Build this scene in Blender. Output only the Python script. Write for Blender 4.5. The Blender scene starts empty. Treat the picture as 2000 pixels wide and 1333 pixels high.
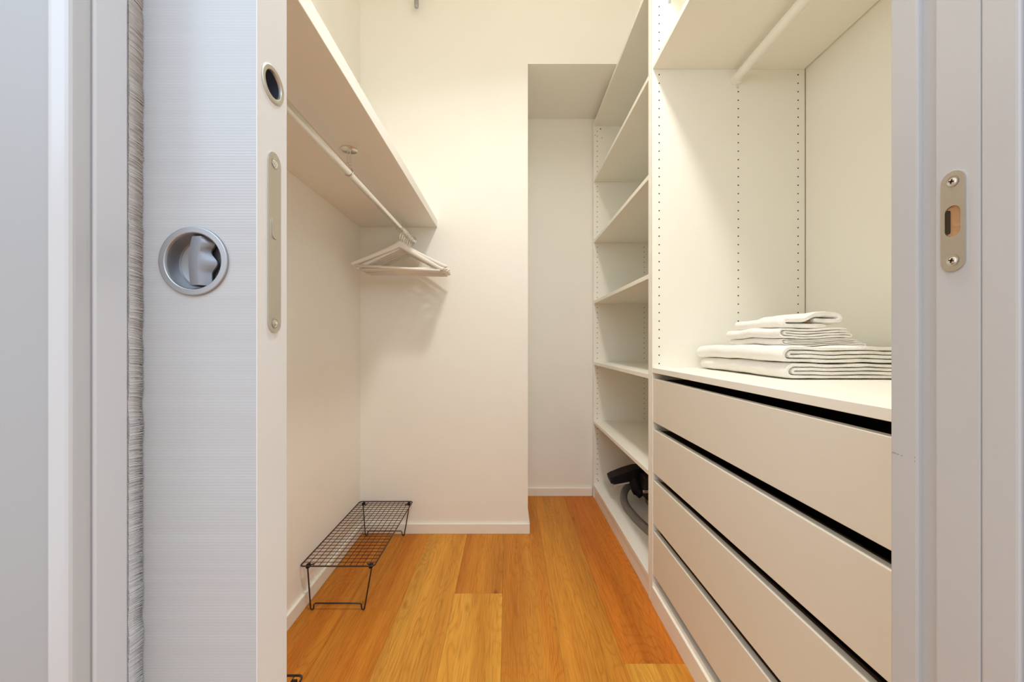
import bpy, bmesh, math, random
from mathutils import Vector, Matrix, noise
random.seed(7)
sc = bpy.context.scene
COL = sc.collection
PI = math.pi
F, CX, CY, H = 745.0, 992.0, 670.0, 0.983       # lens in pixels, vanishing point, eye height

# ------------------------------------------------------------------ camera
cam = bpy.data.cameras.new('camera')
cam.sensor_width = 36.0
cam.lens = F / 2000 * 36.0
cam.shift_x = (1000 - CX) / 2000
cam.shift_y = (CY - 666.5) / 2000
cam.clip_start = 0.01
co = bpy.data.objects.new('camera', cam); COL.objects.link(co)
co.location = (0, 0, H); co.rotation_euler = (PI / 2, 0, 0)
sc.camera = co

# ------------------------------------------------------------------ world, lamps, exposure
w = bpy.data.worlds.new('world'); sc.world = w; w.use_nodes = True
nt = w.node_tree; bgn = nt.nodes['Background']
bgn.inputs[0].default_value = (1.0, 0.965, 0.925, 1); bgn.inputs[1].default_value = 0.88

def area(name, loc, target, size, energy, color):
    l = bpy.data.lights.new(name, 'AREA'); l.shape = 'RECTANGLE'
    l.size, l.size_y = size; l.energy = energy; l.color = color
    o = bpy.data.objects.new(name, l); COL.objects.link(o); o.location = loc
    d = Vector(target) - Vector(loc)
    o.rotation_euler = d.to_track_quat('-Z', 'Y').to_euler()
    return o
area('hall_window_light', (0.0, -0.60, 1.98), (0, 0.3, 1.70), (3.2, 0.9), 25.0, (0.52, 0.73, 1.0))
LX, LY, LZ = 0.19, 0.80, 2.84
pl = bpy.data.lights.new('closet_lamp_light', 'AREA'); pl.shape = 'DISK'; pl.size = 0.20
pl.energy = 13.2; pl.color = (1.0, 0.957, 0.905); pl.spread = math.radians(138)
po = bpy.data.objects.new('closet_lamp_light', pl); COL.objects.link(po); po.location = (LX, LY, LZ)
pl = bpy.data.lights.new('ceiling_bounce_fill', 'POINT'); pl.energy = 1.3; pl.shadow_soft_size = 0.10
pl.color = (0.96, 0.97, 1.0)  # cool fill added at the lamp, stands in for ceiling bounce
po = bpy.data.objects.new('ceiling_bounce_fill', pl); COL.objects.link(po); po.location = (LX, LY, LZ - 0.005)

sc.view_settings.view_transform = 'Standard'
sc.view_settings.look = 'None'
sc.view_settings.gamma = 1.0
sc.view_settings.use_curve_mapping = False
sc.view_settings.exposure = 0.25
sc.cycles.max_bounces = 12; sc.cycles.diffuse_bounces = 9; sc.cycles.glossy_bounces = 4

# ------------------------------------------------------------------ helpers
def mat(name, rgb, rough=0.5, metal=0.0, spec=0.5, bump=None, bscale=200, bdist=0.001, mottling=0.0, coords='Object'):
    m = bpy.data.materials.new(name); m.use_nodes = True
    n = m.node_tree; b = n.nodes['Principled BSDF']
    b.inputs['Base Color'].default_value = (*rgb, 1)
    b.inputs['Roughness'].default_value = rough
    b.inputs['Metallic'].default_value = metal
    b.inputs['Specular IOR Level'].default_value = spec
    tc = n.nodes.new('ShaderNodeTexCoord')
    nz = n.nodes.new('ShaderNodeTexNoise'); nz.inputs['Scale'].default_value = bscale
    nz.inputs['Detail'].default_value = 5
    n.links.new(tc.outputs[coords], nz.inputs['Vector'])
    if bump:
        bp = n.nodes.new('ShaderNodeBump'); bp.inputs['Strength'].default_value = bump
        bp.inputs['Distance'].default_value = bdist
        n.links.new(nz.outputs['Fac'], bp.inputs['Height']); n.links.new(bp.outputs[0], b.inputs['Normal'])
    if mottling:
        n2 = n.nodes.new('ShaderNodeTexNoise'); n2.inputs['Scale'].default_value = 3.0; n2.inputs['Detail'].default_value = 3
        n.links.new(tc.outputs[coords], n2.inputs['Vector'])
        r = n.nodes.new('ShaderNodeValToRGB')
        r.color_ramp.elements[0].position = 0.3; r.color_ramp.elements[1].position = 0.7
        r.color_ramp.elements[0].color = (*[c * (1 - mottling) for c in rgb], 1)
        r.color_ramp.elements[1].color = (*rgb, 1)
        n.links.new(n2.outputs['Fac'], r.inputs['Fac']); n.links.new(r.outputs[0], b.inputs['Base Color'])
    return m

M = {}
M['wall'] = mat('wall_paint', (0.90, 0.883, 0.82), 0.75, spec=0.25, bump=0.15, bscale=260, bdist=0.0006, mottling=0.02)
M['ceiling'] = mat('ceiling_paint', (0.90, 0.89, 0.87), 0.8, spec=0.2, bump=0.1, bscale=300, bdist=0.0005)
M['board'] = mat('baseboard_lacquer', (0.87, 0.85, 0.77), 0.4, bump=0.05, bscale=80, bdist=0.0003)
M['melamine'] = mat('white_melamine', (0.89, 0.873, 0.79), 0.42, spec=0.4, bump=0.05, bscale=900, bdist=0.0002, mottling=0.015)
M['shelf'] = mat('shelf_lacquer', (0.86, 0.83, 0.77), 0.5, spec=0.35, bump=0.05, bscale=400, bdist=0.0003, mottling=0.015)
M['drawer_inside'] = mat('black_brown_drawer_box', (0.085, 0.050, 0.024), 0.6, bump=0.1, bscale=300)
M['hole'] = mat('dark_hole', (0.05, 0.035, 0.02), 0.9, spec=0.1, bump=0.05)
M['seam'] = mat('dark_seam', (0.36, 0.30, 0.22), 0.9, spec=0.1, bump=0.05)
M['towel'] = mat('white_cotton', (0.91, 0.89, 0.84), 0.95, spec=0.08, bump=0.9, bscale=420, bdist=0.0016, mottling=0.02)
M['chrome'] = mat('brushed_chrome', (0.83, 0.81, 0.75), 0.22, 1.0, bump=0.03, bscale=400)
M['satin'] = mat('satin_nickel', (0.42, 0.42, 0.43), 0.44, 1.0, bump=0.05, bscale=900, bdist=0.0002)
M['plate'] = mat('satin_steel_plate', (0.64, 0.61, 0.55), 0.40, 1.0, bump=0.04, bscale=700, bdist=0.0002)
M['screw'] = mat('bright_zinc', (0.80, 0.79, 0.76), 0.18, 1.0, bump=0.02)
M['wire'] = mat('brown_black_wire', (0.028, 0.014, 0.012), 0.4, spec=0.5, bump=0.05, bscale=500)
M['hangerwood'] = mat('white_painted_wood', (0.82, 0.78, 0.71), 0.45, bump=0.06, bscale=90)
M['black_plastic'] = mat('black_plastic', (0.007, 0.005, 0.006), 0.55, spec=0.25, bump=0.05, bscale=500)
M['edge'] = mat('leaf_edge_lacquer', (0.70, 0.675, 0.635), 0.42, bump=0.04)
M['drawer'] = mat('drawer_front_foil', (0.78, 0.745, 0.645), 0.42, spec=0.4, bump=0.05, bscale=900, bdist=0.0002, mottling=0.015)
M['knob'] = mat('satin_knob', (0.26, 0.26, 0.275), 0.5, 1.0, bump=0.04, bscale=900, bdist=0.0002)
M['cup_dark'] = mat('dark_cup_inside', (0.10, 0.11, 0.14), 0.35, 0.6, bump=0.03)
M['hose'] = mat('grey_hose_plastic', (0.21, 0.195, 0.18), 0.45, bump=0.05)
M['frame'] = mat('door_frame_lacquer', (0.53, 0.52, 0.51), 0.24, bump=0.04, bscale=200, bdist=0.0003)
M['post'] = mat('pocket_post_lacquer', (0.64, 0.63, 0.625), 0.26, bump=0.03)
M['casing'] = mat('darker_casing', (0.36, 0.355, 0.35), 0.45, bump=0.04)  # left casing board, darker than the frame lacquer
M['brush'] = mat('grey_brush_pile', (0.62, 0.595, 0.565), 0.9, spec=0.1, bump=0.2, bscale=900)
M['rawwood'] = mat('raw_wood', (0.55, 0.30, 0.13), 0.8, bump=0.5, bscale=400, mottling=0.5)
M['blue_grey'] = mat('blue_grey_finish', (0.45, 0.50, 0.56), 0.4, bump=0.05)
M['pencil'] = mat('pencil_mark', (0.22, 0.19, 0.18), 0.9, bump=0.05)

# door leaf: fine horizontal ribbing
def ribbed():
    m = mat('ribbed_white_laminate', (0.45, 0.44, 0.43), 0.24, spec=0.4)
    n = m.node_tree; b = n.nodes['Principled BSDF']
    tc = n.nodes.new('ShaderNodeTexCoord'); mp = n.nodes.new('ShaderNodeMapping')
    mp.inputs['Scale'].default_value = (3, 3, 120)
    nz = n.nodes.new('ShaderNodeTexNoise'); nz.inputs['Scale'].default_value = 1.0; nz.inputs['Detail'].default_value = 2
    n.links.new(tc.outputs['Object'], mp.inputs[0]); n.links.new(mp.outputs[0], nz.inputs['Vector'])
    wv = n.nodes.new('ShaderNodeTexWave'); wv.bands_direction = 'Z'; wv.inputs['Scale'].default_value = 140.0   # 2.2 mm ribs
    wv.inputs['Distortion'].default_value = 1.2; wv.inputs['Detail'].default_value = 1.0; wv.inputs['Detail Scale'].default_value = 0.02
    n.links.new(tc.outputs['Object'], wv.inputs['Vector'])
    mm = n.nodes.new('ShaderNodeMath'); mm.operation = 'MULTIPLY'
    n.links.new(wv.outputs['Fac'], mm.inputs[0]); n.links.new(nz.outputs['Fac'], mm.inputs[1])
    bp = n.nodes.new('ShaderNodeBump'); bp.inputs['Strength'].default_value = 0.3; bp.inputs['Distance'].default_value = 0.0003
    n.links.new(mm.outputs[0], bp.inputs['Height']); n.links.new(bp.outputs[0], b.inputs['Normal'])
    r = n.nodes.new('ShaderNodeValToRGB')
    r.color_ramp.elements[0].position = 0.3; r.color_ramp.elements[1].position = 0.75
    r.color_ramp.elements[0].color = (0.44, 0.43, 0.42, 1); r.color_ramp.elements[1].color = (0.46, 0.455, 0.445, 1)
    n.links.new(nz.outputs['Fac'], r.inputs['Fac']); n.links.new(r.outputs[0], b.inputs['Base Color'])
    return m
M['ribbed'] = ribbed()

# oak planks: tone comes from the object's own colour
def oak():
    m = bpy.data.materials.new('oiled_oak'); m.use_nodes = True
    n = m.node_tree; L = n.links; b = n.nodes['Principled BSDF']
    def N(t, **k):
        x = n.nodes.new(t)
        for a, v in k.items(): setattr(x, a, v)
        return x
    tc = N('ShaderNodeTexCoord'); oi = N('ShaderNodeObjectInfo')
    off = N('ShaderNodeVectorMath', operation='SCALE'); off.inputs[0].default_value = (7.3, 31.1, 5.0)
    L.new(oi.outputs['Random'], off.inputs['Scale'])
    add = N('ShaderNodeVectorMath', operation='ADD'); L.new(tc.outputs['Object'], add.inputs[0]); L.new(off.outputs[0], add.inputs[1])
    def mapped(s):
        mp = N('ShaderNodeMapping'); mp.inputs['Scale'].default_value = s; L.new(add.outputs[0], mp.inputs[0]); return mp
    # cathedral figure: contour lines of a stretched noise field
    m1 = mapped((5.0, 0.75, 1)); nf = N('ShaderNodeTexNoise'); nf.inputs['Scale'].default_value = 1; nf.inputs['Detail'].default_value = 3; nf.inputs['Roughness'].default_value = 0.45
    L.new(m1.outputs[0], nf.inputs['Vector'])
    mul = N('ShaderNodeMath', operation='MULTIPLY'); mul.inputs[1].default_value = 50; L.new(nf.outputs['Fac'], mul.inputs[0])
    fr = N('ShaderNodeMath', operation='PINGPONG'); fr.inputs[1].default_value = 0.5; L.new(mul.outputs[0], fr.inputs[0])
    ring = N('ShaderNodeValToRGB'); L.new(fr.outputs[0], ring.inputs['Fac'])
    ring.color_ramp.elements[0].position = 0.0; ring.color_ramp.elements[0].color = (0.50, 0.30, 0.12, 1)
    ring.color_ramp.elements[1].position = 0.22; ring.color_ramp.elements[1].color = (1, 1, 1, 1)
    # pores
    m2 = mapped((300, 9, 1)); np_ = N('ShaderNodeTexNoise'); np_.inputs['Scale'].default_value = 1; np_.inputs['Detail'].default_value = 3
    L.new(m2.outputs[0], np_.inputs['Vector'])
    pore = N('ShaderNodeValToRGB'); L.new(np_.outputs['Fac'], pore.inputs['Fac'])
    pore.color_ramp.elements[0].position = 0.36; pore.color_ramp.elements[0].color = (0.42, 0.24, 0.10, 1)
    pore.color_ramp.elements[1].position = 0.52; pore.color_ramp.elements[1].color = (1, 1, 1, 1)
    # broad tone bands along the plank
    m3 = mapped((11, 0.8, 1)); nb = N('ShaderNodeTexNoise'); nb.inputs['Scale'].default_value = 1; nb.inputs['Detail'].default_value = 4
    L.new(m3.outputs[0], nb.inputs['Vector'])
    band = N('ShaderNodeMapRange'); band.inputs['From Min'].default_value = 0.3; band.inputs['From Max'].default_value = 0.7
    band.inputs['To Min'].default_value = 0.80; band.inputs['To Max'].default_value = 1.14; L.new(nb.outputs['Fac'], band.inputs['Value'])
    # knots
    m4 = mapped((5.2, 1.7, 1)); vo = N('ShaderNodeTexVoronoi'); vo.inputs['Scale'].default_value = 1; L.new(m4.outputs[0], vo.inputs['Vector'])
    kn = N('ShaderNodeValToRGB'); L.new(vo.outputs['Distance'], kn.inputs['Fac'])
    kn.color_ramp.elements[0].position = 0.015; kn.color_ramp.elements[0].color = (0.45, 0.28, 0.15, 1)
    kn.color_ramp.elements[1].position = 0.07; kn.color_ramp.elements[1].color = (1, 1, 1, 1)
    def mixmul(a, bb, fac):
        mx = N('ShaderNodeMix', data_type='RGBA', blend_type='MULTIPLY'); mx.inputs['Factor'].default_value = fac
        L.new(a, mx.inputs['A']); L.new(bb, mx.inputs['B']); return mx.outputs['Result']
    msk = N('ShaderNodeTexNoise'); msk.inputs['Scale'].default_value = 1; m6 = mapped((9, 1.1, 1)); L.new(m6.outputs[0], msk.inputs['Vector'])
    mr = N('ShaderNodeMapRange'); mr.inputs['From Min'].default_value = 0.42; mr.inputs['From Max'].default_value = 0.62
    mr.inputs['To Min'].default_value = 0.12; mr.inputs['To Max'].default_value = 0.34; L.new(msk.outputs['Fac'], mr.inputs['Value'])
    mx = N('ShaderNodeMix', data_type='RGBA', blend_type='MULTIPLY'); L.new(mr.outputs[0], mx.inputs['Factor'])
    L.new(oi.outputs['Color'], mx.inputs['A']); L.new(ring.outputs['Color'], mx.inputs['B']); c = mx.outputs['Result']
    c = mixmul(c, pore.outputs['Color'], 0.32)
    c = mixmul(c, kn.outputs['Color'], 0.85)
    m5 = mapped((16, 0.5, 1)); n5 = N('ShaderNodeTexNoise'); n5.inputs['Scale'].default_value = 1; n5.inputs['Detail'].default_value = 5
    L.new(m5.outputs[0], n5.inputs['Vector'])
    stk = N('ShaderNodeValToRGB'); L.new(n5.outputs['Fac'], stk.inputs['Fac'])
    stk.color_ramp.elements[0].position = 0.36; stk.color_ramp.elements[0].color = (0.86, 0.66, 0.42, 1)
    stk.color_ramp.elements[1].position = 0.58; stk.color_ramp.elements[1].color = (1, 1, 1, 1)
    c = mixmul(c, stk.outputs['Color'], 0.75)
    hs = N('ShaderNodeHueSaturation'); L.new(band.outputs[0], hs.inputs['Value']); L.new(c, hs.inputs['Color'])
    L.new(hs.outputs[0], b.inputs['Base Color'])
    b.inputs['Roughness'].default_value = 0.48; b.inputs['Specular IOR Level'].default_value = 0.25
    bp = N('ShaderNodeBump'); bp.inputs['Strength'].default_value = 0.25; bp.inputs['Distance'].default_value = 0.0006
    L.new(pore.outputs['Color'], bp.inputs['Height']); L.new(bp.outputs[0], b.inputs['Normal'])
    return m
M['oak'] = oak()

def link(name, me, m, parent=None):
    o = bpy.data.objects.new(name, me); COL.objects.link(o)
    if m: me.materials.append(m)
    if parent:
        o.parent = parent
        o.matrix_parent_inverse = Matrix.Translation(-parent.location) if parent.type == 'EMPTY' and parent.parent is None else Matrix()
    return o
def obj(name, bm, m, parent=None, smooth=False, kind=None, sharp=62):
    me = bpy.data.meshes.new(name)
    bmesh.ops.recalc_face_normals(bm, faces=bm.faces)
    bm.to_mesh(me); bm.free()
    if smooth:
        for p in me.polygons: p.use_smooth = True
        me.set_sharp_from_angle(angle=math.radians(sharp))
    o = link(name, me, m, parent)
    if kind: o['kind'] = kind
    return o
def thing(name, label, cat, loc=(0, 0, 0), group=None):
    o = bpy.data.objects.new(name, None); COL.objects.link(o); o.location = loc
    o.empty_display_size = 0.05
    o['label'] = label; o['category'] = cat
    if group: o['group'] = group
    return o
def tag(o, label, cat, group=None):
    o['label'] = label; o['category'] = cat
    if group: o['group'] = group
def struct(name, bm, m, smooth=False):
    o = obj(name, bm, m, None, smooth); o['kind'] = 'structure'; return o
def box(bm, x0, x1, y0, y1, z0, z1, bev=0.0, seg=2):
    vs = [bm.verts.new((x, y, z)) for x in (x0, x1) for y in (y0, y1) for z in (z0, z1)]
    fs = [bm.faces.new([vs[i] for i in q]) for q in ((0, 1, 3, 2), (4, 6, 7, 5), (0, 4, 5, 1), (2, 3, 7, 6), (0, 2, 6, 4), (1, 5, 7, 3))]
    if bev:
        es = list({e for f in fs for e in f.edges})
        bmesh.ops.bevel(bm, geom=es, offset=bev, segments=seg, affect='EDGES', profile=0.6)
    return bm
def bx(*a, **k): return box(bmesh.new(), *a, **k)
def tube(bm, pts, r, n=8, closed=False):
    """round wire through the points; r may be a list"""
    pts = [Vector(p) for p in pts]; rings = []; N = len(pts)
    up = None
    for i, p in enumerate(pts):
        if closed: t = (pts[(i + 1) % N] - pts[i - 1])
        else: t = pts[min(i + 1, N - 1)] - pts[max(i - 1, 0)]
        t.normalize()
        if up is None:
            up = Vector((0, 0, 1)) if abs(t.z) < 0.9 else Vector((1, 0, 0))
        a = (up - t * up.dot(t)).normalized(); up = a; b = t.cross(a)
        rr = r[i] if isinstance(r, (list, tuple)) else r
        rings.append([bm.verts.new(p + (a * math.cos(2 * PI * k / n) + b * math.sin(2 * PI * k / n)) * rr) for k in range(n)])
    m = N if closed else N - 1
    for i in range(m):
        A, B = rings[i], rings[(i + 1) % N]
        for k in range(n): bm.faces.new((A[k], A[(k + 1) % n], B[(k + 1) % n], B[k]))
    if not closed:
        bm.faces.new(rings[0][::-1]); bm.faces.new(rings[-1])
    return bm
def lathe(bm, prof, c, axis, n=40):
    """revolve (radius, height) pairs about an axis through c"""
    axis = Vector(axis).normalized(); c = Vector(c)
    a = Vector((0, 0, 1)) if abs(axis.z) < 0.9 else Vector((1, 0, 0))
    b = axis.cross(a); rings = []
    for r, h in prof:
        if r < 1e-6: rings.append([bm.verts.new(c + axis * h)])
        else: rings.append([bm.verts.new(c + axis * h + (a * math.cos(2 * PI * k / n) + b * math.sin(2 * PI * k / n)) * r) for k in range(n)])
    for A, B in zip(rings, rings[1:]):
        for k in range(n):
            q = [A[k % len(A)], A[(k + 1) % len(A)], B[(k + 1) % len(B)], B[k % len(B)]]
            u = []
            for v in q:
                if v not in u: u.append(v)
            if len(u) > 2: bm.faces.new(u)
    return bm
def bowed(a, b, n):
    return [a + (b - a) * i / n for i in range(n + 1)]

# ------------------------------------------------------------------ room shell
XL, XR, YB, YR, XC, ZC, ZS = -0.762, 1.135, 1.970, 2.453, 0.103, 2.95, 2.424
YI, YO = 0.360, 0.2645                     # closet face and hall face of the door wall
floor = struct('floor', bx(-1.7, 1.7, -1.6, 2.6, -0.06, -0.0125), M['seam'])
struct('ceiling', bx(-0.95, 1.3, 0.30, 2.6, ZC, ZC + 0.1), M['ceiling'])
struct('wall_left', bx(XL - 0.12, XL, YI, YB + 0.12, -0.05, ZC), M['wall'])
struct('wall_right', bx(XR, XR + 0.12, YI, YR + 0.1, -0.05, ZC), M['wall'])
struct('wall_back', bx(XL - 0.1, XC, YB, YR + 0.08, -0.05, ZC), M['wall'])
struct('wall_recess', bx(XC - 0.05, XR + 0.1, YR, YR + 0.1, -0.05, ZS + 0.01), M['wall'])
struct('wall_above_recess', bx(XC, XR + 0.05, YB, YR + 0.08, ZS, ZC), M['wall'])
# door wall: two skins with the pocket between them on the left, solid on the right, lintel above
bm = bmesh.new()
box(bm, -1.6, -0.300, YO, 0.2865, -0.05, ZC)
box(bm, -1.6, -0.300, 0.349, YI, -0.05, ZC)
box(bm, 0.390, 1.6, YO + 0.012, YI, -0.05, ZC)
box(bm, -0.300, 0.390, YO + 0.004, YI, 2.16, ZC)
struct('wall_front', bm, M['wall'])

def board(name, x0, x1, y0, y1):
    bm = bmesh.new(); box(bm, x0, x1, y0, y1, 0, 0.052, 0.003, 2); return struct(name, bm, M['board'])
board('baseboard_left', XL, XL + 0.012, YI + 0.002, YB - 0.012)
board('baseboard_back', XL, XC + 0.010, YB - 0.012, YB)
board('baseboard_return', XC, XC + 0.010, YB, YR - 0.012)
board('baseboard_recess', XC, 0.538, YR - 0.012, YR)

# floor planks: each a part of the floor
def plank(x0, x1, y0, y1, rgb):
    g = 0.0002
    bm = bmesh.new(); box(bm, -(x1 - x0) / 2 + g, (x1 - x0) / 2 - g, -(y1 - y0) / 2 + g, (y1 - y0) / 2 - g, -0.012, 0, 0.0004, 1)
    o = obj('plank', bm, M['oak'], floor); o.location = ((x0 + x1) / 2, (y0 + y1) / 2, 0)
    o.color = (*rgb, 1)
DK, MD, LT, YL, RD = (0.60, 0.228, 0.023), (0.64, 0.270, 0.032), (0.71, 0.345, 0.049), (0.75, 0.380, 0.054), (0.57, 0.185, 0.019)
seams = [-0.975, -0.785, -0.595, -0.403, -0.209, -0.021, 0.168, 0.357, 0.546, 0.735]
rows = [
    ([-1.6, 0.9, 2.6], [MD, LT]),
    ([-1.6, 0.2, 2.6], [MD, DK]),
    ([-1.6, 0.55, 2.6], [LT, DK]),
    ([-1.6, 0.1, 2.6], [DK, LT]),
    ([-1.6, -0.45, 1.495, 2.6], [DK, YL, MD]),
    ([-1.6, 0.35, 2.6], [LT, MD]),
    ([-1.6, -0.3, 2.6], [DK, MD]),
    ([-1.6, -0.8, 1.168, 2.6], [MD, YL, RD]),
    ([-1.6, 0.5, 2.6], [LT, DK]),
]
for i, (ys, cs) in enumerate(rows):
    for j, c in enumerate(cs):
        k = 1 + random.uniform(-0.03, 0.03)
        plank(seams[i], seams[i + 1], ys[j], ys[j + 1], [v * k for v in c])
for x0 in (-1.165, -1.355, -1.545, 0.735, 0.925, 1.115, 1.305):
    plank(x0, x0 + 0.19, -1.6, 0.6, MD); plank(x0, x0 + 0.19, 0.6, 2.6, LT)

# ------------------------------------------------------------------ door frame, left and right
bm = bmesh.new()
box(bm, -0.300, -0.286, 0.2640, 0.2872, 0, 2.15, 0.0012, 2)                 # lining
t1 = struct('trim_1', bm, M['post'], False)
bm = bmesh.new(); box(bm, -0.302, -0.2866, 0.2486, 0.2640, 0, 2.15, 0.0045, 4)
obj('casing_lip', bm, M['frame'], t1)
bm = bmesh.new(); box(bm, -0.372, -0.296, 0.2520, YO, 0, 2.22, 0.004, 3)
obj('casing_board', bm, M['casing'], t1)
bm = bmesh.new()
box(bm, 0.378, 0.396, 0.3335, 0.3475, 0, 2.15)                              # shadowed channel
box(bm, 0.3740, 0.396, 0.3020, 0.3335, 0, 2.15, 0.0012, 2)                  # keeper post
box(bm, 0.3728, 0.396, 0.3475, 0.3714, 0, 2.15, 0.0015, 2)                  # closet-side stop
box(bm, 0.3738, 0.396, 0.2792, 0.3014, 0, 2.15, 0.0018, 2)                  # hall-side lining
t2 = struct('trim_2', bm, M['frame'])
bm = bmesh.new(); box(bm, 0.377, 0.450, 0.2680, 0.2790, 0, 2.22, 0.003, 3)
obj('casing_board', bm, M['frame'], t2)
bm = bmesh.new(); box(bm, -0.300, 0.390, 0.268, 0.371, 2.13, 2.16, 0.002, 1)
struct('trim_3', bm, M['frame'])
# pencil marks on the stop
bm = bmesh.new()
for (ya, yb, z) in ((0.3700, 0.3662, 0.8765), (0.3655, 0.3636, 0.8762), (0.3618, 0.3604, 0.8758)):
    box(bm, 0.37265, 0.3729, yb, ya, z, z + 0.0006)
for z in (0.874, 0.8775): box(bm, 0.37265, 0.3729, 0.3492, 0.3498, z, z + 0.0008)
obj('pencil_mark', bm, M['pencil'], t2)

# brush seal between lining and leaf
bm = bmesh.new(); box(bm, -0.2985, -0.2875, 0.2873, 0.2979, 0, 2.15)
obj('brush_backing', bm, M['brush'], t1)
bm = bmesh.new(); R = random.Random(3)
z = 0.0
while z < 2.15:
    vis = 0.6 < z < 1.4
    clump = noise.noise(Vector((z * 55, 0, 0)))
    fine = noise.noise(Vector((z * 260, 3, 0)))
    for row in range(3 if vis else 1):
        x = -0.2878 + 0.0009 * row + 0.0010 * clump + R.uniform(-.0003, .0003)
        wd = R.uniform(0.00025, 0.0005)
        dz = -0.0016 + 0.0018 * clump + R.uniform(-.0009, .0009)
        bend = 0.0008 * fine
        p = []
        for k in range(4):
            u = k / 3
            p.append((x + bend * u + 0.0005 * math.sin(u * PI), 0.2874 + 0.0112 * u, z + dz * u * u))
        last = None
        for k, q in enumerate(p):
            ww = wd * (1 - 0.6 * k / 3)
            cur = (bm.verts.new((q[0], q[1], q[2] - ww)), bm.verts.new((q[0] + 0.0004, q[1], q[2])), bm.verts.new((q[0], q[1], q[2] + ww)))
            if last:
                bm.faces.new((last[0], last[1], cur[1], cur[0])); bm.faces.new((last[1], last[2], cur[2], cur[1]))
            last = cur
    z += 0.0005 if vis else 0.0012
me = bpy.data.meshes.new('brush_pile'); bm.to_mesh(me); bm.free()
o = link('brush_pile', me, M['brush'], t1); o['kind'] = 'stuff'

# ------------------------------------------------------------------ sliding door
XE, Y0, Y1 = -0.1966, 0.2990, 0.3390
PC = Vector((-0.2456, Y0, 1.0468))                 # flush pull centre
ECy, ECz = 0.3188, 1.1988                          # edge pull centre
bm = bmesh.new()
# front face with a round opening for the cup, edge face with a round opening for the finger pull
def face_with_hole(bm, corners, c, r, a, b, n=40):
    ring = [bm.verts.new(c + a * r * math.cos(2 * PI * k / n) + b * r * math.sin(2 * PI * k / n)) for k in range(n)]
    rect = [bm.verts.new(v) for v in corners]
    es = [bm.edges.new((ring[k], ring[(k + 1) % n])) for k in range(n)] + [bm.edges.new((rect[k], rect[(k + 1) % 4])) for k in range(4)]
    bmesh.ops.triangle_fill(bm, use_beauty=True, use_dissolve=False, edges=es)
    return ring, rect
XD, ZT = -0.97, 2.13
face_with_hole(bm, [(XD, Y0, 0.006), (XE - .0004, Y0, 0.006), (XE - .0004, Y0, ZT), (XD, Y0, ZT)], PC, 0.0222, Vector((1, 0, 0)), Vector((0, 0, 1)))
for q in ([(XD, Y0, 0.006), (XD, Y1, 0.006), (XE, Y1, 0.006), (XE, Y0, .006)], [(XD, Y0, ZT), (XD, Y1, ZT), (XE, Y1, ZT), (XE, Y0, ZT)],
          [(XD, Y1, 0.006), (XE, Y1, 0.006), (XE, Y1, ZT), (XD, Y1, ZT)], [(XD, Y0, .006), (XD, Y1, .006), (XD, Y1, ZT), (XD, Y0, ZT)]):
    bm.faces.new([bm.verts.new(v) for v in q])
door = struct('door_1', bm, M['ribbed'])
bm = bmesh.new()
face_with_hole(bm, [(XE, Y0, 0.006), (XE, Y1, 0.006), (XE, Y1, ZT), (XE, Y0, ZT)], Vector((XE, ECy, ECz)), 0.0112, Vector((0, 1, 0)), Vector((0, 0, 1)))
box(bm, XE - 0.0004, XE + 0.0002, Y0 - 0.0003, Y0 + 0.0005, 0.006, ZT)
obj('edge_strip', bm, M['edge'], door)
# flush pull: flange, cup, turn
bm = bmesh.new()
lathe(bm, [(0.0270, 0.0), (0.0270, 0.0012), (0.0267, 0.0019), (0.0262, 0.0021), (0.0226, 0.0021), (0.0221, 0.0018), (0.0216, 0.0008), (0.0213, 0.0),
           (0.0200, -0.009), (0.0192, -0.0102), (0.0150, -0.0106), (0.0, -0.0106)], PC, (0, -1, 0), 64)
pull = obj('flush_pull', bm, M['satin'], door, True, sharp=17)
bm = bmesh.new()
# turn: lofted sections down its height (offsets in mm from the centre)
def resample(sec, m=5):
    out = []
    for i in range(len(sec) - 1):
        a, b_, c_, d_ = sec[max(i - 1, 0)], sec[i], sec[i + 1], sec[min(i + 2, len(sec) - 1)]
        for k in range(m):
            t = k / m
            out.append(tuple(0.5 * (2 * b_[j] + (-a[j] + c_[j]) * t + (2 * a[j] - 5 * b_[j] + 4 * c_[j] - d_[j]) * t * t + (-a[j] + 3 * b_[j] - 3 * c_[j] + d_[j]) * t ** 3) for j in range(4)))
    out.append(sec[-1]); return out
secs = [(19.6, -2.6, 4.6, 10.2), (17.5, -3.3, 4.6, 11.6), (15.0, -3.9, 4.5, 13.3), (12.5, -4.3, 4.2, 12.4), (10.0, -4.8, 3.8, 10.6), (7.0, -5.3, 3.2, 10.6),
        (4.0, -5.6, 2.7, 12.8), (1.0, -5.8, 2.4, 15.0), (-2.0, -5.8, 2.3, 15.0), (-5.0, -5.6, 2.4, 13.0), (-8.0, -5.3, 2.5, 11.0), (-12, -4.9, 2.7, 10.8), (-16, -4.6, 2.9, 10.9), (-18.6, -4.2, 3.0, 10.8)]
rings = []
for z, l, rdg, r in resample(secs):
    s = 0.94; rdg += 1.9
    P = [(l * s - 1.0, 9.0), (l * s, 1.5), (l * s + 1.2, -1.0), (rdg * s - 0.8, -1.9), (rdg * s + 0.2, -1.6), ((rdg * s + r * s) / 2, 1.3), (r * s, 4.2), (r * s - 2.8, 9.2)]
    rings.append([bm.verts.new(PC + Vector((x / 1000, y / 1000 + 0.0002, z / 1000))) for x, y in P])
for A, B in zip(rings, rings[1:]):
    for k in range(7): bm.faces.new((A[k], A[k + 1], B[k + 1], B[k]))
bm.faces.new(rings[0]); bm.faces.new(rings[-1][::-1])
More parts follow.
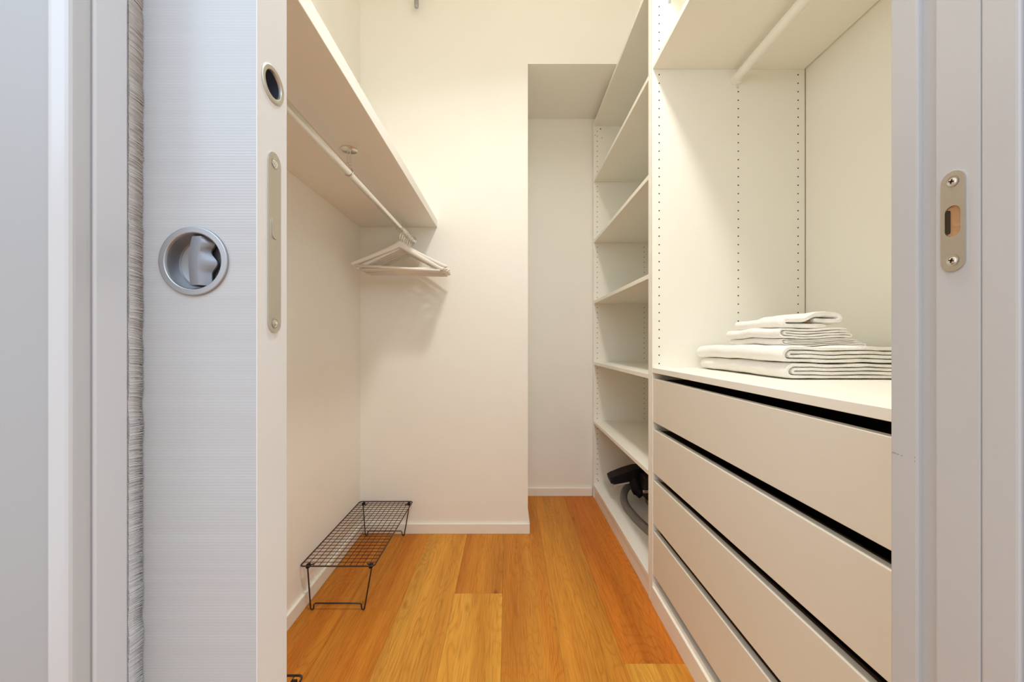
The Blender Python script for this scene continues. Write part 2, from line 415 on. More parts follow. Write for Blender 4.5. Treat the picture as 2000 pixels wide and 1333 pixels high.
obj('turn_knob', bm, M['knob'], pull, True, sharp=36)
# finger pull on the edge
bm = bmesh.new()
lathe(bm, [(0.0150, 0.0), (0.0150, 0.0006), (0.0142, 0.0012), (0.0120, 0.0014), (0.0110, 0.0010), (0.0106, 0.0), (0.0104, -0.014), (0.009, -0.016), (0.0, -0.0165)],
      (XE, ECy, ECz), (1, 0, 0), 48)
ep = obj('finger_pull', bm, M['plate'], door, True, sharp=30)
bm = bmesh.new(); lathe(bm, [(0.01055, -0.0012), (0.01035, -0.013), (0.0088, -0.0152), (0.0, -0.0158)], (XE, ECy, ECz), (1, 0, 0), 32)
obj('cup_inside', bm, M['cup_dark'], ep, True)  # inner skin of the cup, darker than its rim
def stadium(bm, xs, xe, yc, zc, hw, hl, n=12, hole=None):
    """pill-shaped plate in the YZ plane from x=xs to x=xe"""
    def outline(hw, hl):
        pts = []
        for k in range(n + 1): a = PI * k / n; pts.append((yc + hw * math.cos(a), zc + hl - hw + hw * math.sin(a)))
        for k in range(n + 1): a = PI + PI * k / n; pts.append((yc + hw * math.cos(a), zc - hl + hw + hw * math.sin(a)))
        return pts
    o = outline(hw, hl); N = len(o)
    A = [bm.verts.new((xs, *p)) for p in o]; B = [bm.verts.new((xe, *p)) for p in o]
    for k in range(N): bm.faces.new((A[k], A[(k + 1) % N], B[(k + 1) % N], B[k]))
    if hole:
        o2 = outline(*hole); C = [bm.verts.new((xs, *p)) for p in o2]; D = [bm.verts.new((xe, *p)) for p in o2]
        for k in range(N):
            bm.faces.new((C[k], C[(k + 1) % N], D[(k + 1) % N], D[k]))
            bm.faces.new((A[k], A[(k + 1) % N], C[(k + 1) % N], C[k])); bm.faces.new((B[k], B[(k + 1) % N], D[(k + 1) % N], D[k]))
    else:
        bm.faces.new(A); bm.faces.new(B[::-1])
    return bm
def screw(parent, c, ax, r=0.0036):
    bm = bmesh.new()
    lathe(bm, [(r * 1.15, 0.0002), (r * 0.92, 0.0002), (r * 0.9, -0.0002), (r * 0.80, -0.0001), (r * 0.6, 0.0007), (r * 0.28, 0.0009), (r * 0.2, 0.0001), (0, 0.0001)], c, ax, 24)
    o = obj('screw', bm, M['screw'], parent, True)
    # cross recess
    bm = bmesh.new(); a = Vector(ax); c = Vector(c) + a * 0.0009
    for t in (0.3, 0.3 + PI / 2):
        u = Vector((0, math.cos(t), math.sin(t))); v = Vector((0, -math.sin(t), math.cos(t)))
        q = [c + u * s1 * r * 0.5 + v * s2 * r * 0.12 + a * h for h in (-.0004, .00012) for s1, s2 in ((-1, -1), (1, -1), (1, 1), (-1, 1))]
        vs = [bm.verts.new(p) for p in q]
        for f in ((0, 1, 2, 3), (4, 5, 6, 7), (0, 1, 5, 4), (1, 2, 6, 5), (2, 3, 7, 6), (3, 0, 4, 7)): bm.faces.new([vs[i] for i in f])
    return o, bm
bm = bmesh.new(); stadium(bm, XE - 0.0005, XE + 0.0012, 0.3200, 1.0670, 0.0085, 0.0755)
lp = obj('lock_plate', bm, M['plate'], door)
bm = bmesh.new(); stadium(bm, XE + 0.0008, XE + 0.00135, 0.3200, 1.0785, 0.0046, 0.0090); obj('latch_seam', bm, M['seam'], lp)
bm = bmesh.new(); stadium(bm, XE + 0.0008, XE + 0.0018, 0.3200, 1.0785, 0.0043, 0.0087); obj('latch_bolt', bm, M['plate'], lp)
for z in (1.1334, 0.9995):
    o, b2 = screw(lp, (XE + 0.0014, 0.3200, z), (1, 0, 0)); b2.free()
# keeper plate on the right post
XJ = 0.3740
bm = bmesh.new(); stadium(bm, XJ + 0.0005, XJ - 0.0014, 0.3198, 1.0850, 0.0088, 0.0420, hole=(0.0056, 0.0130))
kp = obj('keeper_plate', bm, M['plate'], t2)
bm = bmesh.new(); stadium(bm, XJ + 0.0002, XJ - 0.0003, 0.3198, 1.0850, 0.0055, 0.0129); obj('slot_wood', bm, M['rawwood'], kp)
bm = bmesh.new(); stadium(bm, XJ - 0.0002, XJ - 0.0009, 0.3236, 1.0850, 0.0016, 0.0100); obj('slot_shadow', bm, M['hole'], kp)
for z in (1.1183, 1.0520):
    o, b2 = screw(kp, (XJ - 0.0015, 0.3198, z), (-1, 0, 0), 0.0040)
    obj('screw_recess', b2, M['hole'], kp)

# ------------------------------------------------------------------ cabinets on the right
XF, XB = 0.543, 1.118                      # cabinet fronts, back panel face
def pin_holes(parent, y, x_list, z0, z1, side=-1, skip=()):
    """5 mm shelf-pin borings, 32 mm apart, on a panel face at depth y"""
    bm = bmesh.new()
    for x in x_list:
        z = z0
        while z < z1:
            if not any(a < z < b for a, b in skip):
                vs = [bm.verts.new((x + 0.0026 * math.cos(2 * PI * k / 10), y + side * 0.0003, z + 0.0026 * math.sin(2 * PI * k / 10))) for k in range(10)]
                ws = [bm.verts.new((v.co.x, y - side * 0.006, v.co.z)) for v in vs]
                bm.faces.new(vs)
                for k in range(10): bm.faces.new((vs[k], vs[(k + 1) % 10], ws[(k + 1) % 10], ws[k]))
            z += 0.032
    return obj('pin_holes', bm, M['hole'], parent, kind='stuff')

# wardrobe with drawers
YW0, YW1 = 0.4400, 1.4355                  # inner faces
TK = 0.018
wd = thing('wardrobe', 'white open wardrobe with hanging rail, towel shelf and four wide handleless drawers', 'wardrobe', ((XF + XB) / 2, (YW0 + YW1) / 2, 0))
TOP = 2.357
obj('side_panel', bx(XF, XB, YW1, YW1 + TK + 0.002, 0, TOP + TK, bev=0.0008, seg=1), M['melamine'], wd)
obj('side_panel', bx(XF, XB, YW0 - TK, YW0, 0, TOP + TK, bev=0.0008, seg=1), M['melamine'], wd)
obj('back_panel', bx(XB + 0.002, XB + 0.010, YW0 - TK, YW1 + TK, 0.04, TOP + TK), M['melamine'], wd)
obj('panel_seam', bx(XB - 0.0001, XB + 0.002, YW1 - 0.0012, YW1 - 0.0002, 0.89, 2.01), M['seam'], wd)
obj('top_panel', bx(XF, XB, YW0, YW1, TOP, TOP + TK, bev=0.0008, seg=1), M['melamine'], wd)
obj('shelf', bx(XF + 0.002, XB - 0.003, YW0, YW1 - 0.0005, 2.013, 2.033, bev=0.0008, seg=1), M['melamine'], wd)
obj('drawer_cover_shelf', bx(XF + 0.001, XB - 0.001, YW0, YW1 - 0.0005, 0.8705, 0.8895, bev=0.0008, seg=1), M['melamine'], wd)
obj('bottom_panel', bx(XF + 0.006, XB, YW0, YW1, 0.062, 0.080), M['melamine'], wd)
obj('plinth', bx(XF - 0.002, XF + 0.016, YW0 - TK, YW1 - 0.0015, 0.0, 0.068, bev=0.001, seg=1), M['melamine'], wd)
pin_holes(wd, YW1, (XF + 0.026, XF + 0.324, XF + 0.549), 0.9045, 2.34, -1, ((2.005, 2.04),))
obj('blue_grey_block', bx(0.603, 0.612, YW1 - 0.004, YW1, 2.262, 2.30, bev=0.001, seg=1), M['blue_grey'], wd)  # small blue-grey block on the side panel face
for i, zt in enumerate((0.8485, 0.6575, 0.4665, 0.2755)):
    zb = zt - 0.1625
    d = obj('drawer', bx(XF + 0.003, XF + 0.021, YW0 + 0.002, YW1 - 0.003, zb, zt, bev=0.0015, seg=2), M['drawer'], wd)
    bm = bmesh.new()
    xa, xb_, ya, yb = XF + 0.022, XB - 0.03, YW0 + 0.010, YW1 - 0.012
    zlo, zhi = zb + 0.012, zt - 0.004
    box(bm, xa, xb_, ya, ya + 0.012, zlo, zhi); box(bm, xa, xb_, yb - 0.012, yb, zlo, zhi)
    box(bm, xb_ - 0.012, xb_, ya + 0.012, yb - 0.012, zlo, zhi); box(bm, xa, xb_ - 0.012, ya + 0.012, yb - 0.012, zlo, zlo + 0.008)
    box(bm, xa, xa + 0.010, ya + 0.012, yb - 0.012, zlo + 0.008, zhi)
    obj('drawer_box', bm, M['drawer_inside'], d)
# rail: oval white tube with end socket
bm = bmesh.new()
tube(bm, [(0.857, YW0 + 0.002, 1.975), (0.857, YW1 - 0.002, 1.975)], 0.0165, 20)
rail = obj('hanging_rail', bm, M['melamine'], wd, True)
bm = bmesh.new()
n = 24; A = []; B = []
for k in range(n):
    a = 2 * PI * k / n
    A.append(bm.verts.new((0.857 + 0.0195 * math.cos(a), YW1 - 0.014, 1.973 + 0.021 * math.sin(a)))); B.append(bm.verts.new((0.857 + 0.0205 * math.cos(a), YW1 - 0.0002, 1.973 + 0.0215 * math.sin(a))))
for k in range(n): bm.faces.new((A[k], A[(k + 1) % n], B[(k + 1) % n], B[k]))
bm.faces.new(A)
obj('rail_socket', bm, M['melamine'], rail, True)
for z in (1.945, 1.9985):
    o, b2 = screw(wd, (0.864, YW1 - 0.0005, z), (0, -1, 0), 0.0040); b2.free()

# shelving unit beyond it
YS0, YS1 = YW1 + TK + 0.004, 2.419
su = thing('shelving_unit', 'tall white open shelving unit beyond the drawers, vacuum cleaner in its bottom bay', 'shelving', ((XF + XB) / 2, (YS0 + YS1) / 2, 0))
obj('side_panel', bx(XF, XB, YS0, YS0 + TK, 0, TOP + TK, bev=0.0008, seg=1), M['melamine'], su)
obj('side_panel', bx(XF, XB, YS1, YS1 + TK, 0, TOP + TK, bev=0.0008, seg=1), M['melamine'], su)
obj('back_panel', bx(XB, XB + 0.010, YS0, YS1 + TK, 0.04, TOP + TK), M['melamine'], su)
obj('top_panel', bx(XF, XB, YS0 + TK, YS1, TOP, TOP + TK, bev=0.0008, seg=1), M['melamine'], su)
for zt in (2.021, 1.636, 1.250, 0.862, 0.487):
    obj('shelf', bx(XF + 0.002, XB - 0.001, YS0 + TK + 0.0005, YS1 - 0.0005, zt - TK, zt, bev=0.0008, seg=1), M['melamine'], su)
obj('bottom_panel', bx(XF, XB, YS0 + TK, YS1, 0.070, 0.088, bev=0.0008, seg=1), M['melamine'], su)
obj('plinth', bx(XF + 0.004, XF + 0.020, YS0, YS1 + TK, 0.0, 0.070), M['melamine'], su)
pin_holes(su, YS1, (XF + 0.024, XF + 0.322, XF + 0.547), 0.118, 2.34, -1, tuple((z - .026, z + .006) for z in (2.021, 1.636, 1.250, 0.862, 0.487)))
bm = bmesh.new()
for (x, z, r) in ((XF + 0.044, 2.340, 0.004), (XF + 0.010, 2.300, 0.0025), (XF + 0.053, 2.283, 0.0025), (XF + 0.030, 0.108, 0.003)):
    lathe(bm, [(r, 0.0005), (0, 0.0005)], (x, YS1, z), (0, -1, 0), 12)
obj('fitting_holes', bm, M['hole'], su, kind='stuff')

# ------------------------------------------------------------------ wall shelf on the left
ZU, XS = 1.580, -0.365
sh = thing('wall_shelf', 'thick long cream shelf fixed high along the left wall above the chrome clothes rod', 'shelf', ((XL + XS) / 2, (YI + YB) / 2, ZU))
obj('shelf_board', bx(XL + 0.0005, XS, YI + 0.002, YB - 0.0005, ZU, ZU + 0.038, bev=0.0015, seg=2), M['shelf'], sh)
# ------------------------------------------------------------------ clothes rod
XRd, ZRd, RR = -0.491, 1.510, 0.0118
rod = thing('clothes_rod', 'long chrome clothes rod hung under the left shelf', 'clothes rod', (XRd, (YI + YB) / 2, ZRd))
bm = bmesh.new(); tube(bm, [(XRd, YI + 0.003, ZRd), (XRd, YB - 0.003, ZRd)], RR, 24)
obj('rod', bm, M['chrome'], rod, True)
bm = bmesh.new()
lathe(bm, [(0.0, 0.0), (0.021, 0.0), (0.021, 0.003), (0.0155, 0.004), (0.0155, 0.014), (0.0122, 0.014)], (XRd, YB - 0.0002, ZRd), (0, -1, 0), 32)
obj('end_flange', bm, M['chrome'], rod, True)
for yb in (1.177,):
    bm = bmesh.new()
    lathe(bm, [(0.0, 0.0), (0.0235, 0.0), (0.0245, -0.0015), (0.0235, -0.003), (0.0, -0.0032)], (XRd + 0.001, yb, ZU - 0.0002), (0, 0, 1), 36)
    br = obj('rod_bracket', bm, M['chrome'], rod, True)
    bm = bmesh.new()
    tube(bm, [(XRd - 0.0045, yb, ZU - 0.002), (XRd - 0.0038, yb, ZRd + RR + 0.012)], 0.0013, 8)
    pts = [(XRd + 0.0045, yb, ZU - 0.002), (XRd + 0.0050, yb, ZRd + RR + 0.014)]
    for k in range(0, 15):
        a = math.radians(60 - k * 15); pts.append((XRd + (RR + 0.002) * math.cos(a), yb, ZRd + (RR + 0.002) * math.sin(a)))
    tube(bm, pts, 0.0017, 8)
    box(bm, XRd - 0.0055, XRd + 0.0058, yb - 0.004, yb + 0.004, ZRd + RR + 0.010, ZRd + RR + 0.016, 0.001, 1)
    lathe(bm, [(0.003, 0.0), (0.0026, -0.0012), (0, -0.0016)], (XRd + 0.001, yb, ZU - 0.0033), (0, 0, 1), 14)
    obj('hook_arm', bm, M['chrome'], br, True)

# ------------------------------------------------------------------ hangers
def hanger_meshes():
    me = {}
    bm = bmesh.new(); N = 22; T = 0.0055
    top = []; bot = []
    for i in range(-N, N + 1):
        u = abs(i) / N; s = 1 if i >= 0 else -1
        x = s * 0.209 * u
        zt = -0.118 * (u ** 0.88) if u > 0.07 else -0.118 * (0.07 ** 0.88) * (u / 0.07) ** 1.6
        th = zt + 0.034 + 0.102 * u
        if u > 0.93: th *= 1 - ((u - 0.93) / 0.07) ** 2 * 0.55
        top.append((x, zt)); bot.append((x, zt - th))
    rg = []
    for (x, zt), (_, zb) in zip(top, bot):
        yo = 0.014 * (abs(x) / 0.209) ** 2 * -1
        m = (zt + zb) / 2; hh = (zt - zb) / 2
        rg.append([bm.verts.new((x, yo + T * math.cos(a) * (1 if abs(math.cos(a)) > .9 else 1), m + hh * math.sin(a))) for a in [2 * PI * k / 10 for k in range(10)]])
    for A, B in zip(rg, rg[1:]):
        for k in range(10): bm.faces.new((A[k], A[(k + 1) % 10], B[(k + 1) % 10], B[k]))
    bm.faces.new(rg[0][::-1]); bm.faces.new(rg[-1])
    bmesh.ops.recalc_face_normals(bm, faces=bm.faces)
    m = bpy.data.meshes.new('shoulder'); bm.to_mesh(m); bm.free(); me['shoulder'] = m
    bm = bmesh.new(); tube(bm, [(-0.193, -0.011, -0.130), (0.193, -0.011, -0.130)], 0.0058, 10)
    bmesh.ops.recalc_face_normals(bm, faces=bm.faces)
    m = bpy.data.meshes.new('trouser_bar'); bm.to_mesh(m); bm.free(); me['trouser_bar'] = m
    bm = bmesh.new(); Rh = 0.0185; zc = 0.052
    pts = [(0, 0, -0.004), (0, 0, 0.018)]
    for d in (-75, -60, -40, -20, 0, 20, 40, 60, 80, 90, 100, 120, 140, 160, 180, 200, 215):
        a = math.radians(d); pts.append((Rh * math.cos(a), 0, zc + Rh * math.sin(a)))
    pts = [pts[0], pts[1], (0.0035, 0, 0.028)] + pts[2:]
    tube(bm, pts, 0.0016, 8)
    bmesh.ops.recalc_face_normals(bm, faces=bm.faces)
    m = bpy.data.meshes.new('hook'); bm.to_mesh(m); bm.free(); me['hook'] = m
    for k, mm in me.items():
        for p in mm.polygons: p.use_smooth = True
        mm.materials.append(M['chrome'] if k == 'hook' else M['hangerwood'])
    return me
HM = hanger_meshes()
PIV = ZRd + RR + 0.0016 - (0.052 + 0.0185)          # local z of the origin so that the hook sits on the rod
hg = 'white wooden hangers bunched at the far end of the rod'
r0 = thing('clothes_hanger', 'white wooden clothes hanger nearest the camera in the bunch on the rod', 'hanger', (XRd, 1.745, PIV), hg)
for k in ('shoulder', 'trouser_bar', 'hook'):
    o = bpy.data.objects.new(k, HM[k]); COL.objects.link(o); o.parent = r0
kids = list(r0.children)
R = random.Random(11)
ys = [1.745, 1.762, 1.780, 1.797, 1.816, 1.833, 1.851, 1.868, 1.886, 1.903, 1.921]
for i, y in enumerate(ys):
    if i == 0: t = r0
    else:
        t = r0.copy(); COL.objects.link(t)
        for k in kids:
            c = k.copy(); COL.objects.link(c); c.parent = t
        t['label'] = 'white wooden clothes hanger in the middle of the bunch on the rod'
        if i == len(ys) - 1: t['label'] = 'white wooden clothes hanger at the back of the bunch, against the end wall'
        if i == 1: t['label'] = 'white wooden clothes hanger just behind the front one, left tip showing below it'
    ty = math.radians([3.2, -1.0, 2.6, 0.5, 3.0, 1.2, -0.8, 2.2, 0.4, 1.6, 1.2][i])
    tz = math.radians([1.6, 1.0, 1.2, 1.4, 0.9, 0.5, 0.7, 0.4, 0.1, 0.3, 0.0][i])
    t.rotation_euler = (0, ty, tz)
    # swing about the rod, not about the shoulder
    px = 0.0705
    t.location = (XRd - px * math.sin(ty), y, PIV + px * (1 - math.cos(ty)))

# ------------------------------------------------------------------ wire shoe racks
def shoe_rack(name, label, xc, y0, y1, grp):
    t = thing(name, label, 'shoe rack', (xc, (y0 + y1) / 2, 0), grp)
    hw, zt = 0.1355, 0.166; c = 0.012
    x0, x1 = xc - hw, xc + hw
    bm = bmesh.new(); pts = []
    for (cx_, cy_, a0) in ((x1 - c, y1 - c, 0), (x0 + c, y1 - c, 90), (x0 + c, y0 + c, 180), (x1 - c, y0 + c, 270)):
        for k in range(5):
            a = math.radians(a0 + k * 22.5); pts.append((cx_ + c * math.cos(a), cy_ + c * math.sin(a), zt))
    tube(bm, pts, 0.0026, 8, closed=True)
    obj('rim_wire', bm, M['wire'], t, True)
    n = 24; ym = [y0 + (y1 - y0) * i / n for i in range(1, n)]
    for yy in ym:
        bm = bmesh.new(); tube(bm, [(x0, yy, zt + 0.0012), (x1, yy, zt + 0.0012)], 0.0013, 6)
        obj('cross_wire', bm, M['wire'], t, True)
    m = 12
    for i in range(1, m):
        xx = x0 + 2 * hw * i / m
        bm = bmesh.new(); tube(bm, [(xx, y0, zt - 0.0012), (xx, y1, zt - 0.0012)], 0.0013, 6)
        obj('long_wire', bm, M['wire'], t, True)
    for yy, s in ((y0 + 0.008, 1), (y1 - 0.022, -1)):
        bm = bmesh.new(); zr = zt - 0.004
        bl, brr = xc - 0.0965, xc + 0.0945           # feet
        tl, tr = xc - 0.111, xc + 0.124
        P = [(tl + 0.02, yy + s * 0.012, zr + 0.002), (tl + 0.003, yy + s * 0.004, zr + 0.001), (tl, yy, zr - 0.006)]
        P += [(bl - 0.004, yy, 0.010), (bl - 0.0025, yy, 0.0045), (bl + 0.0015, yy, 0.0026), (bl + 0.0055, yy, 0.0045), (bl + 0.0075, yy, 0.010), (bl + 0.0085, yy, 0.020), (bl + 0.013, yy, 0.0252)]
        P += [(brr - 0.013, yy, 0.0252), (brr - 0.0085, yy, 0.020), (brr - 0.0075, yy, 0.010), (brr - 0.0055, yy, 0.0045), (brr - 0.0015, yy, 0.0026), (brr + 0.0025, yy, 0.0045), (brr + 0.004, yy, 0.010)]
        P += [(tr, yy, zr - 0.006), (tr - 0.003, yy + s * 0.004, zr + 0.001), (tr - 0.02, yy + s * 0.012, zr + 0.002)]
        tube(bm, P, 0.0026, 8)
        obj('leg', bm, M['wire'], t, True)
        for xx in (tl + 0.002, tr - 0.002):
            bm = bmesh.new(); box(bm, xx - 0.006, xx + 0.006, yy - 0.007, yy + 0.009, zt - 0.010, zt + 0.0035, 0.002, 2)
            obj('clip', bm, M['black_plastic'], t)
    return t
shoe_rack('shoe_rack', 'low black wire shoe rack in full view by the left wall, far corner', -0.625, 1.394, 1.962, 'wire shoe racks along the left wall')
shoe_rack('shoe_rack', 'nearer wire shoe rack, only one corner showing beside the sliding door', -0.6365, 0.368, 0.936, 'wire shoe racks along the left wall')

# ------------------------------------------------------------------ towels
ZW = 0.8895
def ribbon(bm, path, t, y0, y1, seed, ny=34, rnd=0.035, amp=0.0065, wob=0.007):
    P = [Vector((a, 0, b)) for a, b in path]
    # resample
    L = [0]
    for a, b in zip(P, P[1:]): L.append(L[-1] + (b - a).length)
    n = max(24, int(L[-1] / 0.0045)); Q = []; j = 0
    for i in range(n + 1):
        s = L[-1] * i / n
        while j < len(L) - 2 and L[j + 1] < s: j += 1
        u = (s - L[j]) / max(1e-9, L[j + 1] - L[j]); Q.append(P[j].lerp(P[j + 1], u))
    rows = []
    xmin = min(q.x for q in Q)
    for iy in range(ny + 1):
        v = iy / ny
        # ease the ends so the rims are soft
        y = y0 + (y1 - y0) * v
        up = []; dn = []
        for i, q in enumerate(Q):
            tg = Q[min(i + 1, n)] - Q[max(i - 1, 0)]; nr = Vector((-tg.z, 0, tg.x)).normalized()
            e = min(1.0, min(i, n - i) / 3 + 0.35)
            edge = min(v, 1 - v) * ny
            tt = t * e * (1.0 if edge >= 2 else (0.90 if edge >= 1 else 0.62))
            tt *= 1 + 0.22 * noise.noise(Vector((i * 0.11, y * 20, seed)))
            lay = i / n * 6
            yy = y + wob * (noise.noise(Vector((q.x * 14, lay * 1.7, seed * 3 + (0 if v < 0.5 else 9)))) ) * (1 - 2 * min(v, 1 - v))
            far = max(0.0, (y - (y1 - rnd)) / rnd) if rnd else 0
            xs = rnd * (1 - math.sqrt(max(0, 1 - far * far))) * max(0, 1 - (q.x - xmin) / 0.12)
            near = max(0.0, ((y0 + 0.012) - y) / 0.012); xs += 0.004 * near * near * max(0, 1 - (q.x - xmin) / 0.03)
            hgt = max(0.0, min(1.0, (q.z - ZW) / 0.02))
            dz = hgt * (amp * noise.noise(Vector((q.x * 9, y * 9, 1.3))) + 0.17 * amp * noise.noise(Vector((q.x * 28, y * 22, lay * 0.6 + seed))))
            dx = wob * noise.noise(Vector((y * 11, seed, q.z * 20)))
            base = Vector((q.x + xs + dx, yy, q.z + dz))
            up.append(bm.verts.new(base + nr * tt / 2)); dn.append(bm.verts.new(base - nr * tt / 2))
        rows.append((up, dn))
    for (u0, d0), (u1, d1) in zip(rows, rows[1:]):
        for i in range(n):
            bm.faces.new((u0[i], u0[i + 1], u1[i + 1], u1[i])); bm.faces.new((d0[i + 1], d0[i], d1[i], d1[i + 1]))
        bm.faces.new((d0[0], u0[0], u1[0], d1[0])); bm.faces.new((u0[n], d0[n], d1[n], u1[n]))
    for (u, d) in (rows[0], rows[-1]):
        for i in range(n): bm.faces.new((u[i], d[i], d[i + 1], u[i + 1]))
def arc(xc, zc, rx, rz, a0, a1, n=9):
    return [(xc + rx * math.cos(math.radians(a0 + (a1 - a0) * k / n)), zc + rz * math.sin(math.radians(a0 + (a1 - a0) * k / n))) for k in range(n + 1)]
def folded(x0, x1, z0, z1, y0, y1, seed, **k):
    """folded in half twice: big fold at x0, free and small fold at x1"""
    h = (z1 - z0) / 4; zz = [z0 + h * (i + 0.5) for i in range(4)]
    zm = (z0 + z1) / 2; r = 1.5 * h
    p = [(x1 - 0.010, zz[3])] + [(x0 + r * 1.2, zz[3])] + arc(x0 + r * 1.2, zm, r * 1.2, r, 90, 270)[1:]
    p += [(x1 - h / 2, zz[0])] + arc(x1 - h / 2, (zz[0] + zz[1]) / 2, h / 2, h / 2, -90, 90, 5)[1:]
    xi = x0 + r * 1.2 + 0.004
    p += [(xi, zz[1])] + arc(xi, zm, h * 0.6, h / 2, 270, 90, 5)[1:] + [(x1 - 0.004, zz[2])]
    bm = bmesh.new(); ribbon(bm, p, h * 1.03, y0, y1, seed, **k)
    return obj('towel', bm, M['towel'], None, True)
tg = 'folded white towels stacked on the wardrobe shelf'
T = folded(0.700, 1.075, ZW + 0.0025, ZW + 0.0408, 0.962, 1.402, 1.0); T.name = 'bath_towel'
tag(T, 'large folded white bath towel at the bottom of the stack, lying on the wardrobe shelf', 'towel', tg)
T = folded(0.690, 1.085, ZW + 0.0430, ZW + 0.0840, 0.965, 1.410, 2.0); T.name = 'bath_towel'
tag(T, 'large folded white bath towel, second from the bottom of the stack', 'towel', tg)
T = folded(0.738, 0.965, ZW + 0.0860, ZW + 0.1045, 1.035, 1.285, 5.0, rnd=0.02); T.name = 'hand_towel'
tag(T, 'thin folded white hand towel directly on top of the two large towels', 'towel', tg)
T = folded(0.728, 0.925, ZW + 0.1055, ZW + 0.1325, 1.030, 1.285, 4.0, rnd=0.02); T.name = 'hand_towel'
tag(T, 'folded white hand towel directly under the topmost towel of the stack', 'towel', tg)
# topmost towel: folded left, its right end rolled over on top
zb = ZW + 0.1350; t_ = 0.0145
p = [(0.905, zb + 0.006), (0.775, zb + 0.008)] + arc(0.772, zb + 0.0155, 0.012, 0.0085, 270, 90, 7)[1:]
p = [(0.895, zb + 0.0065), (0.785, zb + 0.0075)] + arc(0.781, zb + 0.0150, 0.013, 0.0080, 268, 92, 7)[1:]
p += [(0.830, zb + 0.0235), (0.848, zb + 0.032), (0.865, zb + 0.0385), (0.895, zb + 0.0405), (0.915, zb + 0.0385)] + arc(0.921, zb + 0.0285, 0.013, 0.0095, 75, -80, 7)
p += [(0.905, zb + 0.0205), (0.868, zb + 0.0225), (0.858, zb + 0.024)]
bm = bmesh.new(); ribbon(bm, p, t_, 1.070, 1.300, 8.0, rnd=0.02, amp=0.004)
T = obj('hand_towel', bm, M['towel'], None, True)
tag(T, 'topmost white towel of the stack, right end curled into a loop', 'towel', tg)

obj('care_label', bx(0.835, 0.853, 1.074, 1.080, zb + 0.0155, zb + 0.0195, bev=0.0008, seg=1), M['rawwood'], T)
# ------------------------------------------------------------------ vacuum cleaner
ZB = 0.088
vc = thing('vacuum_cleaner', 'black vacuum cleaner with a grey ribbed hose on the bottom of the tall shelving unit', 'vacuum cleaner', (0.80, 1.98, ZB))
bm = bmesh.new()
box(bm, 0.790, 1.02, 1.74, 2.18, ZB + 0.02, ZB + 0.20, 0.05, 5)
body = obj('body', bm, M['black_plastic'], vc, True)
for yy in (1.80, 2.10):
    bm = bmesh.new(); lathe(bm, [(0, 0.0), (0.035, 0), (0.04, 0.004), (0.04, 0.016), (0.035, 0.02), (0, 0.02)], (0.785, yy, ZB + 0.040), (-1, 0, 0), 28)
    obj('wheel', bm, M['hose'], vc, True)
# hose
ctrl = [(0.78, 2.165, 0.190), (0.745, 2.205, 0.175), (0.712, 2.215, 0.158), (0.672, 2.185, 0.138), (0.643, 2.120, 0.120), (0.633, 2.040, 0.109), (0.637, 1.960, 0.1055), (0.645, 1.87, 0.1055), (0.662, 1.77, 0.1055), (0.70, 1.67, 0.1055), (0.76, 1.61, 0.12), (0.83, 1.62, 0.15), (0.88, 1.70, 0.19), (0.90, 1.78, 0.21)]
def spline(c, m):
    out = []; c = [Vector(v) for v in c]; c = [2 * c[0] - c[1]] + c + [2 * c[-1] - c[-2]]
    for i in range(1, len(c) - 2):
        for k in range(m):
            t = k / m; a, b, d, e = c[i - 1], c[i], c[i + 1], c[i + 2]
            out.append(0.5 * ((2 * b) + (-a + d) * t + (2 * a - 5 * b + 4 * d - e) * t * t + (-a + 3 * b - 3 * d + e) * t ** 3))
    out.append(c[-2]); return out
pts = spline(ctrl, 26); rad = [0.0190 + (0.0012 if (k // 2) % 2 else -0.0012) for k in range(len(pts))]
bm = bmesh.new(); tube(bm, pts, rad, 14); obj('hose', bm, M['hose'], vc, True)
# floor head, lying on the body and leaning toward the aisle
def tilted(bm, M4): bmesh.ops.transform(bm, matrix=M4, verts=bm.verts)
bm = bmesh.new()
secs = [(0.0, 0.000, 0.030, 0.052), (0.02, -0.004, 0.034, 0.060), (0.09, -0.005, 0.046, 0.062), (0.15, -0.006, 0.052, 0.060), (0.20, -0.02, 0.05, 0.05), (0.25, -0.03, 0.03, 0.045)]
rings = []
for (u, z0, z1, hw) in secs:
    P = [(-hw, z0 + 0.008), (-hw + 0.008, z0), (hw - 0.008, z0), (hw, z0 + 0.008), (hw - 0.003, z1 - 0.008), (hw - 0.014, z1), (-hw + 0.014, z1), (-hw + 0.003, z1 - 0.008)]
    rings.append([bm.verts.new((u, y, z)) for y, z in P])
for A, B in zip(rings, rings[1:]):
    for k in range(8): bm.faces.new((A[k], A[(k + 1) % 8], B[(k + 1) % 8], B[k]))
bm.faces.new(rings[0][::-1]); bm.faces.new(rings[-1])
hm = Matrix.Translation((0.583, 2.19, 0.190)) @ Matrix.Rotation(math.radians(-4), 4, 'Z') @ Matrix.Rotation(math.radians(-13), 4, 'Y')
tilted(bm, hm)
noz = obj('floor_head', bm, M['black_plastic'], vc)
bm = bmesh.new(); box(bm, 0.010, 0.100, -0.058, 0.046, -0.015, -0.006, 0.002, 1); tilted(bm, hm)
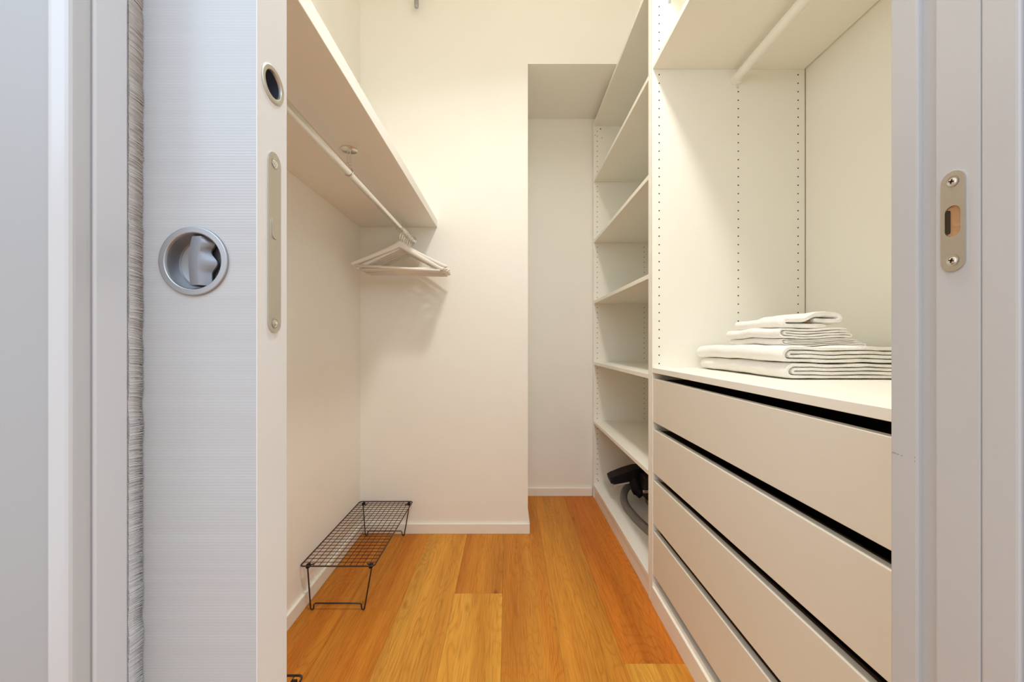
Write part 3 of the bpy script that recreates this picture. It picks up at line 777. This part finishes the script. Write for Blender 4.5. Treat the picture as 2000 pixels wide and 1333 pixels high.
obj('brush_strip', bm, M['brush'], noz)
bm = bmesh.new(); tube(bm, spline([(0.70, 2.17, 0.235), (0.715, 2.150, 0.205), (0.725, 2.12, 0.165), (0.74, 2.10, 0.150)], 6), [0.040] * 8 + [0.036] * 6 + [0.030] * 5, 18)
obj('elbow', bm, M['black_plastic'], vc, True)
bm = bmesh.new(); box(bm, 0.728, 0.800, 2.00, 2.15, 0.150, 0.262, 0.014, 3)
obj('hose_inlet', bm, M['black_plastic'], vc)
bm = bmesh.new(); tube(bm, [(0.705, 1.985, 0.208), (0.76, 1.985, 0.208)], 0.008, 14)
obj('chrome_tube', bm, M['screw'], vc, True)

# ------------------------------------------------------------------ small things near the ceiling
bm = bmesh.new()
hx, hy = -0.4615, YB - 0.045
pts = [(hx, YB - 0.004, 2.79), (hx, YB - 0.020, 2.79), (hx, YB - 0.034, 2.78), (hx, hy + 0.002, 2.765), (hx, hy, 2.73), (hx, hy, 2.70), (hx, hy, 2.684)]
tube(bm, pts, [0.008, 0.008, 0.009, 0.010, 0.0108, 0.0112, 0.0112], 16)
lathe(bm, [(0.0112, 0.0), (0.0100, -0.006), (0.006, -0.010), (0.0, -0.0115)], (hx, hy, 2.684), (0, 0, 1), 20)
hk = thing('wall_hook', 'small grey metal hook high on the end wall, cut off by the frame', 'hook', (hx, YB, 2.79))
obj('hook_arm', bm, M['satin'], hk, True)
bm = bmesh.new(); lathe(bm, [(0, 0.0), (0.020, 0.0), (0.020, 0.003), (0.015, 0.005), (0, 0.005)], (hx, YB - 0.0003, 2.79), (0, -1, 0), 28)
obj('mounting_plate', bm, M['satin'], hk, True)
cl = thing('ceiling_lamp', 'round white ceiling lamp above the closet aisle, out of frame', 'lamp', (LX, LY, ZC))
bm = bmesh.new(); lathe(bm, [(0, 0), (0.07, 0), (0.07, -0.02), (0.055, -0.03), (0, -0.03)], (LX, LY, ZC), (0, 0, 1), 32)
obj('lamp_base', bm, M['board'], cl, True)
bpy.context.view_layer.update()
